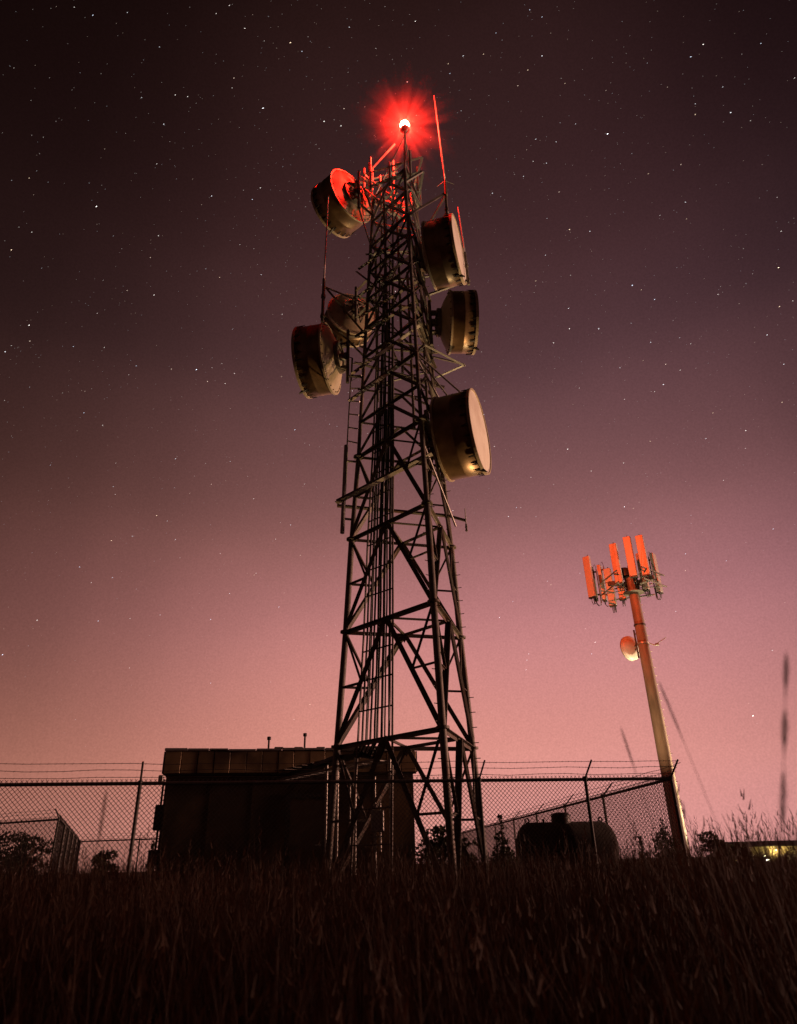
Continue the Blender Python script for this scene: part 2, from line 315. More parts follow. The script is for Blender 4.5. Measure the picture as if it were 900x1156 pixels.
for k in range(len(zs)-1):
    z0, z1 = zs[k], zs[k+1]; big = k < 4; mids = []
    for i in range(3):
        j = (i+1) % 3
        a0, b0, a1, b1 = leg(i, z0), leg(j, z0), leg(i, z1), leg(j, z1); m = lerp(a1, b1, .5); mids.append(m)
        wd = .115 if k < 2 else (.10 if big else .078)
        member('horizontal_strut', a1, b1, wd*.9)
        member('diagonal_brace', m, a0, wd, .02); member('diagonal_brace', m, b0, wd, .035)
        if k >= 8: member('cross_brace', lerp(a0, b0, .5), a1, .05, -.03); member('cross_brace', lerp(a0, b0, .5), b1, .05, -.045)
        if big:
            gusset(m, (b1-a1).normalized(), V((0, 0, 1)), .24)
            for q0, q1 in ((a0, a1), (b0, b1)):
                dm = lerp(q0, m, .5); lm = lerp(q0, q1, .5)
                member('secondary_brace', lm, dm, .055); member('secondary_brace', q1, dm, .06, .01)
    if big or k % 3 == 0:
        for i in range(3): MB().angle(mids[i], mids[(i+1) % 3], .06 if big else .045, .01).build('plan_brace', M['steel'], tower)
# lit face members and stub booms of the tower
MB().angle(V((-1.72, 16.75, 9.72)), V((.95, 15.75, 10.62)), .17, .02, (0, 0, 1)).build('boom', M['steel'], tower)
MB().angle(V((-1.78, 17.55, 10.02)), V((1.62, 18.25, 9.92)), .11, .016, (0, 0, 1)).build('boom', M['steel'], tower)
MB().angle(V((-1.42, 16.9, 13.25)), V((.85, 15.95, 14.4)), .14, .018, (0, 0, 1)).build('boom', M['steel'], tower)
MB().angle(V((-1.35, 17.0, 14.35)), V((.80, 15.95, 15.3)), .12, .018, (0, 0, 1)).build('boom', M['steel'], tower)
MB().angle(V((-1.0, 17.05, 16.8)), V((.80, 15.95, 17.1)), .10, .018, (0, 0, 1)).build('boom', M['steel'], tower)
for a, b_, wdt in (((-1.25, 17.05, 15.9), (.72, 16.0, 16.3), .10), ((-1.2, 17.1, 17.6), (.70, 16.05, 18.4), .11), ((-1.15, 17.1, 18.9), (.68, 16.1, 19.5), .09), ((-1.1, 17.5, 18.0), (1.25, 17.9, 17.6), .08), ((-1.3, 17.5, 15.2), (1.4, 17.95, 14.6), .09),
                   ((-.9, 17.2, 19.7), (1.15, 17.7, 20.4), .07), ((.55, 16.15, 16.2), (1.35, 17.9, 15.2), .08), ((.55, 16.15, 18.9), (1.3, 17.8, 18.0), .08), ((-1.25, 17.3, 19.0), (-.3, 16.6, 17.3), .06)):
    MB().angle(V(a), V(b_), wdt, .016, (0, 0, 1)).build('boom', M['steel'], tower)
for k in range(16):
    z = random.uniform(13.2, 20.8); i = random.choice((0, 0, 1, 2, 2)); p = leg(i, z); q = leg((i+random.choice((1, 2))) % 3, z+random.uniform(-1.2, 1.2))
    p = p+(p-q).normalized()*random.uniform(0, .45); q = lerp(p, q, random.uniform(.55, 1.0))
    MB().angle(p, q, random.uniform(.045, .09), .012, (0, 0, 1)).build('outrigger', M['steel'], tower)
for x, y, z0, z1 in ((-.55, 17.3, 13.5, 20.5), (.25, 17.2, 14.5, 21.5), (.55, 17.4, 12.5, 19.0), (.98, 17.3, 12.6, 19.3), (-.2, 16.75, 15.0, 22.0)):
    MB().tube((x, y, z0), (x-.02, y, z1), .045, 8).build('inner_pipe', M['steel'], tower)
# top mast that carries the beacon
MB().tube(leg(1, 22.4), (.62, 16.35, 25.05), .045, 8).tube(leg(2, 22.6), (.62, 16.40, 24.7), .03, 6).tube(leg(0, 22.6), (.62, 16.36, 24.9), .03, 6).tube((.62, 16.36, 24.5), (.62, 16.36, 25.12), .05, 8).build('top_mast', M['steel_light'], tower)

# cable run inside the front face
def face(z, t, inset=.16):
    p = lerp(leg(0, z), leg(1, z), t); n = V((TX, TY, z))-p; n.z = 0
    return p+n.normalized()*inset
run = thing('cable_run', 'bundle of black coax cables climbing a ladder inside the lattice tower', 'cables', tuple(face(0, .33)))
lad = MB()
for t in (.135, .50): lad.path([face(z, t, .20) for z in (.1, 3.3, 6.2, 8.9, 11.5, 15, 18, 21.5)], .03, 6)
z = .4
while z < 21.4: lad.tube(face(z, .135, .2), face(z, .50, .2), .020, 6); z += .74
lad.build('cable_ladder', M['steel'], run)
tops = [12.2, 15.2, 18.4, 13.0, 19.8, 16.2, 21.6, 14.5, 19.2, 12.8, 17.0, 18.0, 14.0, 20.4, 16.6, 21.0, 15.6]
bridge_in = V((-3.35, 20.15, 2.86))
for k in range(13):
    t = .155+.027*k+(.008 if k % 3 == 0 else 0)+random.uniform(-.006, .006); ins = .13+.05*(k % 3)
    pts = []; z = tops[k]
    while z > 3.7:
        pts.append(face(z, t+random.uniform(-.004, .004), ins)); z -= .85
    s = face(3.35, t, ins); e = lerp(V((-1.75, 17.95, 3.04)), bridge_in, .0)+V((0, 0, .035*(k % 4)))
    side = V((.75, .66, 0))*(-.17+.027*k)
    pts += [s, lerp(s, e, .18)+V((0, 0, -.17-.02*k)), lerp(s, e, .5)+V((0, 0, -.12))+side*.5, e+side, bridge_in+side*.8+V((0, 0, .03*(k % 4))), bridge_in+side*.8+V((-.12, .35, 0.03*(k % 4)))]
    MB().path(pts, random.choice((.018, .024, .030)), 6).build('coax_cable', M['cable'], run)

# ice bridge from tower to shelter
ib = thing('ice_bridge', 'low galvanised cable bridge running from tower base to shelter wall', 'cable bridge', (-1.9, 18.4, 0))
b = MB(); d0, d1 = V((-.45, 16.9, 2.93)), V((-3.3, 20.05, 2.82)); sd = V((.74, .67, 0))
for s in (-.28, .28): b.tube(d0+sd*s, d1+sd*s, .03, 6)
for k in range(14): p = lerp(d0, d1, (k+.5)/14); b.tube(p-sd*.3, p+sd*.3, .018, 6)
b.build('tray', M['steel_light'], ib)
b = MB()
for k in range(10):
    p = lerp(d0, d1, (k+.5)/10)+V((0, 0, .24)); b.box(p, (.62, .30, .025), Matrix.Rotation(math.atan2(.67, .74), 3, 'Z'))
b.build('ice_cover', M['steel'], ib)
for x, y, h in ((-.36, 16.86, 3.15), (-1.20, 17.3, 3.05), (-1.98, 18.2, 3.1), (-1.72, 18.38, 2.9)):
    MB().tube((x, y, -.1), (x, y, h), .034, 8).lathe([(0, .07), (.02, .07), (.02, .034)], (x, y, .02), (0, 0, 1), 10).build('post', M['steel_light'], ib)
jb = thing('meter_pedestal', 'small pipe pedestal with a metal box between bridge posts', 'meter box', (-.72, 16.9, 0))
MB().tube((-.72, 16.9, -.1), (-.72, 16.9, 2.0), .03, 8).tube((-.60, 16.9, 1.0), (-.60, 16.9, 2.0), .025, 8).build('post', M['steel_light'], jb)
MB().box((-.66, 16.86, 1.62), (.30, .14, .46), None, .02).build('box', M['steel_light'], jb)
MB().tube((-.80, 16.84, 1.30), (-.52, 16.84, 1.30), .02, 6).build('bracket', M['steel_light'], jb)

# beacon
BZ = V((.62, 16.36, 25.12))
bc = thing('obstruction_beacon', 'glowing red warning beacon on the very top of the lattice tower', 'beacon', tuple(BZ))
MB().lathe([(-.05, .03), (0, .10), (.06, .12), (.085, .182), (.11, .182), (.12, .02)], BZ, (0, 0, 1), 20).build('base', M['glass'], bc)
lens = MB().lathe([(.12, .01), (.12, .14), (.18, .165), (.37, .165), (.43, .14), (.465, .09), (.485, .005)], BZ, (0, 0, 1), 20).build('lens', M['beacon'], bc)
MB().lathe([(.485, .05), (.55, .035), (.56, .003)], BZ, (0, 0, 1), 10).build('finial', M['dark'], bc)
LZ = BZ+V((0, 0, .3))

# lens bloom round the beacon, imitated by an added ball of scattering volume
def halo_mat():
    m, nt, N, L = nodes('beacon_halo_scatter'); out = N('ShaderNodeOutputMaterial'); sc = N('ShaderNodeVolumeScatter')
    tc = N('ShaderNodeTexCoord'); ln = N('ShaderNodeVectorMath'); ln.operation = 'LENGTH'; L(tc.outputs['Object'], ln.inputs[0])
    nr = N('ShaderNodeVectorMath'); nr.operation = 'NORMALIZE'; L(tc.outputs['Object'], nr.inputs[0])
    no = N('ShaderNodeTexNoise'); no.inputs['Scale'].default_value = 4.2; no.inputs['Detail'].default_value = 1; L(nr.outputs['Vector'], no.inputs['Vector'])
    ma = N('ShaderNodeMath'); ma.operation = 'MULTIPLY_ADD'; ma.inputs[1].default_value = 4.2; ma.inputs[2].default_value = -1.05; mxx = N('ShaderNodeMath'); mxx.operation = 'MAXIMUM'; mxx.inputs[1].default_value = .3; L(ma.outputs[0], mxx.inputs[0]); L(no.outputs['Fac'], ma.inputs[0])
    dv = N('ShaderNodeMath'); dv.operation = 'DIVIDE'; L(ln.outputs['Value'], dv.inputs[0]); L(mxx.outputs[0], dv.inputs[1])
    mr = N('ShaderNodeMapRange'); mr.inputs['From Min'].default_value = 0; mr.inputs['From Max'].default_value = 1.2; mr.inputs['To Min'].default_value = 1; mr.inputs['To Max'].default_value = 0
    L(dv.outputs[0], mr.inputs['Value'])
    pw = N('ShaderNodeMath'); pw.operation = 'POWER'; pw.inputs[1].default_value = 1.35; L(mr.outputs['Result'], pw.inputs[0])
    mu = N('ShaderNodeMath'); mu.operation = 'MULTIPLY'; mu.inputs[1].default_value = HALO_DENSITY; L(pw.outputs[0], mu.inputs[0]); L(mu.outputs[0], sc.inputs['Density'])
    L(sc.outputs['Volume'], out.inputs['Volume']); return m
HALO_DENSITY = .078
mm = MB(); mm.lathe([(-2.3*math.cos(PI*k/16), max(.001, 2.3*math.sin(PI*k/16))) for k in range(17)], (0, 0, 0), (0, 0, 1), 24)
mo = mm.build('halo', halo_mat()); mo.location = LZ; mo['kind'] = 'stuff'; mo['label'] = 'added ball of scattering volume glowing red around the tower beacon'; mo['category'] = 'halo'

# ------------------------------------------------------------------ dish antennas
def drum_dish(label, front, back, D, cone=.34, mount=None, legi=0, struts=(), lug=True, group='round drum antennas on the lattice tower', name='drum_antenna', az=None):
    F, B = V(front), V(back); a = (F-B) if az is None else V(az); a.z = 0; a.normalize(); Ln = (F-B).length
    r = D/2; F = B+a*Ln; u = V((-a.y, a.x, 0)); Z = V((0, 0, 1))
    t = thing(name, label, 'dish antenna', tuple(B), group)
    # shroud: a thin open drum
    MB().lathe([(0, r), (.04, r+.006), (Ln*.48, r+.006), (Ln*.5, r+.016), (Ln*.52, r+.006), (Ln, r+.006), (Ln, r-.012), (0, r-.012)], B, a, 56, True, True).build('shroud', M['shroud'], t)
    rim = MB().lathe([(Ln-.05, r+.008), (Ln-.05, r+.045), (Ln+.035, r+.045), (Ln+.035, r-.01), (Ln, r-.012)], B, a, 56, False)
    rim.lathe([(-.03, r-.02), (-.03, r+.045), (.03, r+.045), (.03, r+.008)], B, a, 56, False)
    rb = rim.build('rim_band', M['reflector'], t)
    for k in range(26):
        cl = MB()
        an = 2*PI*(k+.5)/26; o = u*math.cos(an)+Z*math.sin(an); tt = a.cross(o)
        p = B+a*(Ln-.13)+o*(r+.022)
        cl.prism([p-tt*.035+a*.12, p+tt*.035+a*.12, p+tt*.02-a*(.02+.05*(k % 3)), p-a*.09-a*.03*(k % 2), p-tt*.03], o*.02)
        cl.build('hook_clip', M['dark'], rb)
    prof = [(Ln+.005, r-.005), (Ln+.02, r*.8), (Ln+.03, r*.4), (Ln+.034, .002)]
    MB().lathe(prof, B, a, 56).build('radome', M['radome'], t)
    back_p = [(-.002, r)]+[(-cone*r*(1-(k/8.)**2)*1.0, r*(k/8.)) for k in (7, 6, 5, 4, 3, 2)]+[(-cone*r*.97, r*.14), (-cone*r*.97, .002)]
    MB().lathe(back_p, B, a, 56).build('reflector', M['reflector'], t)
    H = B-a*(cone*r)
    rg = MB().lathe([(.10, r*.47), (-.05, r*.47), (-.05, r*.42), (.10, r*.42)], H, a, 40, False, True)
    for k in range(6):
        an = PI/3*k+.3; o = u*math.cos(an)+Z*math.sin(an); rg.tube(H+o*r*.12-a*.10, H+o*r*.46-a*.03, .022, 6)
    for k in range(24):
        an = 2*PI*k/24; o = u*math.cos(an)+Z*math.sin(an); p = B-a*.03+o*(r*.955); MB().tube(p, p-a*.04, .016, 6).build('bolt', M['steel'], rb)
    rg.build('mounting_ring', M['steel'], t)
    MB().lathe([(.0, .13), (-.22, .13), (-.22, .02)], H, a, 16).build('hub', M['steel'], t)
    # pipe mount
    P = H-a*.26
    MB().tube(P-Z*(r*.95), P+Z*(r*.95), .057, 10).build('mount_pipe', M['steel'], t)
    for s in (-1, 1):
        br = MB()
        br.box(P+a*.12+Z*(s*r*.42), (.18, .18, .08), Matrix((a, u, Z)).transposed())
        br.tube(P+a*.06+Z*(s*r*.42), H+Z*(s*r*.42)-a*.03, .035, 6)
        br.build('bracket', M['steel'], t)
    for s in (-.72, .72):
        q = leg(legi, P.z+s*r)
        MB().angle(P+Z*(s*r), q, .085, .014, (0, 0, 1)).build('mount_arm', M['steel'], t)
    if lug:
        p = B+a*(Ln-.02)-Z*(r+.02)
        MB().prism([p-a*.20+Z*.03, p+a*.02+Z*.05, p+a*.14-Z*.10, p+a*.02-Z*.06], u*.06).build('lug', M['dark'], t)
    for so, eo in struts:
        MB().tube(so, eo, .03, 6).build('strut', M['steel_light'], t)
    # feed line with a drip loop
    q = leg(legi, P.z-.8)
    MB().path([H-a*.2, H-a*.42-Z*.12, lerp(H, q, .5)-Z*.55, q+V((0, 0, .1)), q-Z*.7], .02, 6).build('feed_cable', M['cable'], t)
    return t
drum_dish('upper left drum antenna with its back glowing red below the beacon', (-2.33, 17.4, 22.5), (-1.42, 17.0, 22.45), 2.02, .14, legi=0, az=(-.75, .66, 0), struts=((V((-1.15, 16.9, 21.75)), leg(0, 20.2)),))
drum_dish('upper right drum antenna with pale face and red lit top edge', (2.32, 16.95, 19.6), (1.37, 17.2, 19.5), 2.28, .22, legi=2, struts=((V((2.2, 17.1, 20.75)), V((2.0, 16.62, 21.1))),), az=(1, -.30, 0))
drum_dish('dark drum antenna seen edge on just under the upper right one', (2.62, 17.2, 16.6), (1.83, 17.2, 16.5), 1.98, .36, legi=2, az=(1, .04, 0))
drum_dish('large lowest drum antenna on the right with a pale peach face', (2.41, 16.6, 11.8), (1.40, 16.95, 11.82), 2.46, .22, legi=2, az=(1, -.36, 0),
          struts=((leg(1, 14.0)+V((.05, .1, 0)), V((2.15, 16.65, 13.05))), (leg(1, 14.0)+V((.05, .1, -.1)), V((1.72, 16.8, 13.02))), (leg(1, 14.0)+V((.03, .1, -.2)), V((1.44, 16.93, 13.0))), (leg(1, 10.75)+V((.04, .05, 0)), V((1.60, 17.3, 9.15)))))
drum_dish('lower left drum antenna with beige back and bolt rimmed edge', (-2.92, 17.62, 15.3), (-2.08, 17.4, 15.3), 2.24, .30, legi=0, az=(-1, .20, 0))
drum_dish('shadowed drum antenna facing away behind the tower on the left', (-1.60, 19.0, 18.0), (-1.45, 18.35, 18.05), 1.72, .25, legi=0, az=(-.35, .94, 0), lug=False)

# ------------------------------------------------------------------ whips and top mounts
def whip(label, base, knee, top, r=.022, foot=None):
    t = thing('whip_antenna', label, 'antenna', tuple(base), 'whip antennas on the lattice tower')
    MB().tube(base, knee, r*1.8, 8).tube(lerp(base, knee, .55), lerp(base, knee, .62), r*2.6, 8).tube(lerp(base, knee, .1), lerp(base, knee, .16), r*2.6, 8).build('mount_pipe', M['steel'], t)
    MB().tube(knee, top, r, 8, r*.75).build('rod', M['whip'], t)
    for a, b_ in foot or (): MB().angle(a, b_, .07, .012, (0, 0, 1)).build('arm', M['steel'], t)
    return t
whip('thin whip antenna standing in front of the upper left dish', (-2.17, 15.9, 15.5), (-2.16, 15.9, 17.26), (-2.11, 15.9, 21.05), .028,
     ((V((-2.17, 15.9, 17.0)), leg(0, 16.2)), (V((-2.17, 15.9, 15.8)), leg(0, 15.3)), (V((-2.17, 15.9, 16.95)), leg(0, 17.5))))
wr = whip('tallest whip antenna on a boom right of the beacon', (1.97, 16.6, 20.9), (2.0, 16.6, 22.6), (1.84, 16.6, 27.58), .028,
     ((V((1.98, 16.6, 21.95)), leg(1, 20.1)), (V((1.98, 16.6, 21.0)), leg(2, 20.2)), (V((2.0, 16.6, 21.9)), leg(2, 20.9))))
gp = MB()
for k in range(3):
    an = 2.1*k+.4; gp.tube((2.0, 16.6, 22.62), (2.0+.36*math.cos(an), 16.6+.36*math.sin(an), 22.60), .010, 5)
gp.build('ground_plane', M['steel_light'], wr)
whip('short whip antenna just beyond the upper right dish face', (2.66, 17.65, 18.6), (2.62, 17.6, 20.1), (2.52, 17.6, 22.44), .026, ((V((2.65, 17.64, 18.8)), leg(2, 18.3)),))
whip('tiny stub antenna on a lit arm low on the right', (1.93, 17.6, 9.12), (1.93, 17.6, 9.35), (1.93, 17.6, 9.85), .016, ((V((1.93, 17.6, 9.45)), V((1.42, 17.85, 9.75))),))
def pipe_mount(label, pipes, bars, r=.045, name='pipe_mount'):
    t = thing(name, label, 'antenna mount', tuple(lerp(pipes[0][0], pipes[0][1], .5)))
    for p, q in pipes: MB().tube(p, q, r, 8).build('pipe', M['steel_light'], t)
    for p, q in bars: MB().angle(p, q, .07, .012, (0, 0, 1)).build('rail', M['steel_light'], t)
    return t
pipe_mount('red lit pipe frame beside the tower top on the left',
    [(V((-.98, 17.8, 22.3)), V((-.98, 17.8, 25.0))), (V((-.66, 17.6, 22.8)), V((-.66, 17.6, 24.75))), (V((.16, 17.5, 22.1)), V((.16, 17.5, 25.0))), (V((-.35, 17.3, 22.0)), V((-.35, 17.3, 23.9)))],
    [(V((-1.45, 17.9, 24.2)), V((.30, 17.5, 24.35))), (V((-1.05, 17.8, 23.0)), V((.30, 17.45, 23.1))), (V((-.66, 17.6, 24.72)), V((.25, 17.0, 25.3))), (V((-.98, 17.8, 22.6)), leg(0, 22.3)), (V((.16, 17.5, 22.5)), leg(2, 22.4)), (V((-.6, 17.6, 23.9)), V((.16, 17.5, 23.95))), (V((-.66, 17.6, 23.1)), leg(0, 21.3)), (V((-.35, 17.3, 23.5)), V((.45, 16.6, 23.6))), (V((-.35, 17.3, 22.3)), V((.5, 16.4, 22.5)))], .042)
RP = [V((TX+1.28*math.cos(a+.5), TY+1.28*math.sin(a+.5), 22.75)) for a in ANG]
pipe_mount('red lit triangular rail frame with stub pipes around the tower top',
    [(lerp(RP[i], RP[(i+1) % 3], f)+V((0, 0, -.55)), lerp(RP[i], RP[(i+1) % 3], f)+V((0, 0, h))) for i, f, h in ((0, .12, 1.25), (0, .45, .7), (0, .8, 1.0), (1, .3, .8), (1, .75, .6), (2, .1, .9), (2, .4, 1.35), (2, .62, .8), (2, .88, 1.3))],
    [(RP[i]+V((0, 0, z)), RP[(i+1) % 3]+V((0, 0, z))) for i in range(3) for z in (-.3, .45)]+[(RP[i]+V((0, 0, -.3)), leg(i, 21.9)) for i in range(3)]+[(RP[i]+V((0, 0, -.3)), leg((i+1) % 3, 22.4)) for i in range(3)], .045)
pipe_mount('small red pipe on a vee arm right of the tower top',
    [(V((1.12, 17.2, 22.0)), V((1.12, 17.2, 23.15)))], [(V((1.12, 17.2, 22.05)), leg(1, 22.1)), (V((1.12, 17.2, 22.3)), leg(2, 22.5)), (V((1.12, 17.2, 22.15)), V((.60, 16.3, 23.1)))], .04)
pipe_mount('thick standoff pipe clamped outside the left leg', [(V((-1.60, 17.35, 9.05)), V((-1.52, 17.35, 11.95)))],
    [(V((-1.59, 17.35, 9.5)), leg(0, 9.5)), (V((-1.54, 17.35, 11.4)), leg(0, 11.4))], .062)
t = pipe_mount('dark triangular boom pointing right above the lowest big dish', [(V((2.28, 17.5, 14.95)), V((2.22, 17.5, 14.99)))],
    [(leg(2, 15.7), V((2.24, 17.5, 15.0))), (leg(2, 14.8), V((2.24, 17.5, 14.98))), (V((.95, 16.5, 15.0)), V((2.24, 17.5, 14.97)))], .03, 'tower_boom')
ld = thing('climbing_ladder', 'narrow ladder with lit rungs along the upper left leg', 'ladder', (-1.47, 17.4, 11.9))
b = MB(); p0, p1 = V((-1.50, 17.4, 11.9)), V((-1.38, 17.5, 15.4)); q0, q1 = leg(0, 11.9)+V((-.06, -.1, 0)), leg(0, 15.4)+V((-.06, -.1, 0))
b.tube(p0, p1, .022, 6); b.build('rail', M['steel'], ld)
for k in range(7): tt = (k+.5)/7; MB().tube(lerp(p0, p1, tt), lerp(q0, q1, tt)+V((0, 0, -.16)), .022, 6).build('rung', M['steel_light'], ld)

# ------------------------------------------------------------------ equipment shelter
CR = math.atan2(.189, 1)                                  # the compound is turned a little
ex = V((math.cos(CR), math.sin(CR), 0)); ey = V((-math.sin(CR), math.cos(CR), 0)); ez = V((0, 0, 1)); RM = Matrix((ex, ey, ez)).transposed()
O = V((-6.52, 19.4, 0))
def SB(u, v, z): return O+ex*u+ey*v+ez*z
sh = thing('equipment_shelter', 'low dark brown equipment shelter with flat roof behind the fence', 'shelter', tuple(O))
LW, LD, LH = 6.95, 3.8, 3.62
b = MB(); b.box(SB(LW/2, LD/2, 1.68), (LW-.16, LD-.16, 3.56), RM)
for k in range(6): b.box(SB(.08+(LW-.16)*(k+.5)/6-.5, .083, 1.45), (.04, .03, 3.0), RM)
b.build('wall', M['wall'], sh)
MB().box(SB(LW/2, LD/2, 3.55), (LW-.06, LD-.06, .12), RM).build('roof', M['dark'], sh)
n = 16
for k in range(n):
    wd = LW/n
    MB().box(SB(wd*(k+.5), -.02+.012*random.random(), 3.30), (wd-.018, .035, .56), RM, .008).build('fascia_panel', M['fascia'], sh)
b = MB(); b.box(SB(LW/2, .02, 3.0), (LW, .05, .06), RM); b.box(SB(LW+.02, LD/2, 3.30), (.035, LD, .56), RM); b.box(SB(-.02, LD/2, 3.30), (.035, LD, .56), RM); b.build('soffit_trim', M['dark'], sh)
b = MB(); u = -.03
for k in range(11):
    l = random.uniform(.45, .8); l = min(l, LW+.03-u); 
    if l > .05: b.box(SB(u+l/2, .03, 3.61+random.uniform(0, .03)), (l-.01, .20, .05+random.uniform(0, .03)), RM, .012)
    u += l
for k in range(5): b.box(SB(3.0+.62*k+random.uniform(-.1, .1), .10, 3.68), (.26, .12, .06), RM, .02)
b.build('coping', M['coping'], sh)
for u_, h in ((2.75, .36), (3.78, .46)):
    MB().tube(SB(u_, .55, 3.55), SB(u_, .55, 3.65+h), .028, 8).lathe([(0, .03), (.01, .055), (.09, .055), (.10, .02)], SB(u_, .55, 3.6+h), ez, 10).build('roof_vent', M['dark'], sh)
dr = MB().box(SB(3.9, .055, 1.25), (.92, .05, 2.1), RM).build('door', M['door'], sh)
MB().tube(SB(4.25, .0, 1.2), SB(4.25, -.05, 1.2), .03, 8).box(SB(4.19, -.06, 1.2), (.16, .03, .03), RM).build('handle', M['steel_light'], dr)
b = MB()
for du in (-.53, .53): b.box(SB(3.9+du, .06, 1.28), (.12, .07, 2.2), RM)
b.box(SB(3.9, .06, 2.43), (1.18, .07, .1), RM); b.build('door_frame', M['dark'], sh)
MB().box(SB(-.04, .03, 2.86), (.13, .16, .24), RM, .02).build('wall_lamp', M['coping'], sh)
MB().box(SB(-.02, .3, 1.95), (.20, .28, .62), RM, .02).build('junction_box', M['dark'], sh)
MB().box(SB(-.02, .3, 1.0), (.26, .30, .36), RM, .02).build('junction_box', M['dark'], sh)
MB().tube(SB(.0, .3, 1.1), SB(.0, .3, 2.9), .03, 8).build('conduit', M['dark'], sh)
for u_ in (5.05, 5.75): MB().tube(SB(u_, .0, .1), SB(u_, .0, 2.9), .028, 8).build('conduit', M['steel_light'], sh)
MB().box(SB(LW/2, LD/2, -.05), (LW+.5, LD+.5, .3), RM).build('slab', M['concrete'], sh)

# ------------------------------------------------------------------ chain link fences
def fence(label, A, B, posts, h=2.15, pitch=.080, arm_out=(.05, -.27), arms=True, wires=True, wr=.0050, wdrop=(.95, .62, .28), g=None, prad=.032):
    A, B = V(A), V(B); d = (B-A); Lf = math.hypot(d.x, d.y); e = V((d.x, d.y, 0)).normalized(); nrm = V((-e.y, e.x, 0)); slope = d.z/Lf
    def P(u, z, off=0.): return V((A.x, A.y, 0))+e*u+nrm*off+V((0, 0, A.z+slope*u+z))
    t = thing('chain_link_fence', label, 'fence', tuple(A), g)
    MB().tube(P(0, h), P(Lf, h), .030, 8).build('top_rail', M['fence'], t)
    MB().tube(P(0, .12), P(Lf, .12), .006, 5).build('bottom_wire', M['wire'], t)
    mb = MB(); top = h+.075; bot = .06; H = top-bot; stepu = pitch
    k = -int(H/stepu)-1
    while k*stepu < Lf+H:
        for sgn, off in ((1, .042), (-1, .034)):
            u0 = k*stepu if sgn > 0 else k*stepu+stepu*.5
            z0, z1 = 0., H
            ua, ub = (u0, u0+H) if sgn > 0 else (u0+H, u0)
            if sgn > 0:
                a0 = max(0, -u0); a1 = min(H, Lf-u0)
            else:
                a0 = max(0, u0+H-Lf); a1 = min(H, u0+H)
            if a1-a0 > .02:
                if sgn > 0: p, q = P(u0+a0, bot+a0, off), P(u0+a1, bot+a1, off)
                else: p, q = P(u0+H-a0, bot+a0, off), P(u0+H-a1, bot+a1, off)
                mb.tube(p, q, wr, 3, None, False)
        k += 1
    mb.build('mesh_panel', M['wire'], t)
    ao = V((arm_out[0], arm_out[1], .30))
    for pi, u in enumerate(posts):
        big = prad*1.5 if pi in (0,) and False else prad
        po = MB().tube(P(u, -.2), P(u, h+.02), big, 10).lathe([(0, big*1.35), (.04, big*1.35), (.06, big*.5)], P(u, h), ez, 10).build('post', M['fence'], t)
        if arms: MB().tube(P(u, h+.02), P(u, h+.02)+ao, .018, 6).build('barb_arm', M['fence'], po)
    if wires:
        for f in wdrop:
            pts = []; n = max(4, int(Lf/.55))
            for k in range(n+1): pts.append(P(Lf*k/n, h+.02)+ao*f+V((0, 0, random.uniform(-.010, .010)-.02*math.sin(PI*((k*.55) % 2.0)/2.0))))
            wb = MB().path(pts, .0045, 4)
            for k in range(int(Lf/.13)):
                q = pts[0].lerp(pts[-1], (k+.5)/int(Lf/.13)); j = min(n-1, int((k+.5)/int(Lf/.13)*n)); q = lerp(pts[j], pts[j+1], (k+.5)/int(Lf/.13)*n-j)
                wb.tube(q-V((.006, .008, .016)), q+V((.006, .008, .016)), .0028, 3, None, False)
            wb.build('barbed_strand', M['wire'], t)
    return t
FA = V((-9.2, 11.64, 0)); FB = V((5.25, 14.38, 0)); fl = (FB-FA).length
def fu(x): return (x+9.2)/ex.x
fence('long front chain link fence with barbed wire before the tower', FA, FB, [fu(-8.2), fu(-4.58), fu(1.38), fu(3.46), fl-.02], arm_out=(.10, -.28))
fence('side fence receding away behind the propane tank', (5.23, 14.45, 0), (2.4, 56, -.42), [4.1, 7.6, 11.2, 15, 19, 24, 29, 35, 41], arm_out=(.30, .02), pitch=.09)
fence('left fence section ending at a corner post with bent arm', (-16.5, 26.8, .02), (-10.94, 23.3, 0), [.5, 3.2, 6.55], arm_out=(-.18, .05), pitch=.09, wr=.0055)
fence('dense looking fence run seen nearly end on at far left', (-10.92, 23.36, 0), (-15.9, 36.5, -.36), [2.4, 4.9, 7.6, 10.4, 13.9], arm_out=(-.22, -.05), pitch=.06, wr=.006, prad=.05)
fence('far back fence between the end on run and the shelter', (-15.9, 36.55, -.36), (-3.0, 35.2, -.3), [3.0, 6.4, 9.8, 12.6], arm_out=(-.05, .2), pitch=.10, wr=.006)

# ------------------------------------------------------------------ propane tank
tk = thing('propane_tank', 'squat dark horizontal gas tank with domed lid inside the fence', 'tank', (2.80, 13.75+.6, 0))
TC = V((2.86, 14.0, 1.0)); tl, tr = 1.0, .44; TC.y = 14.25; TC = V((3.06, 14.55, .985)); tl, tr = .985, .445
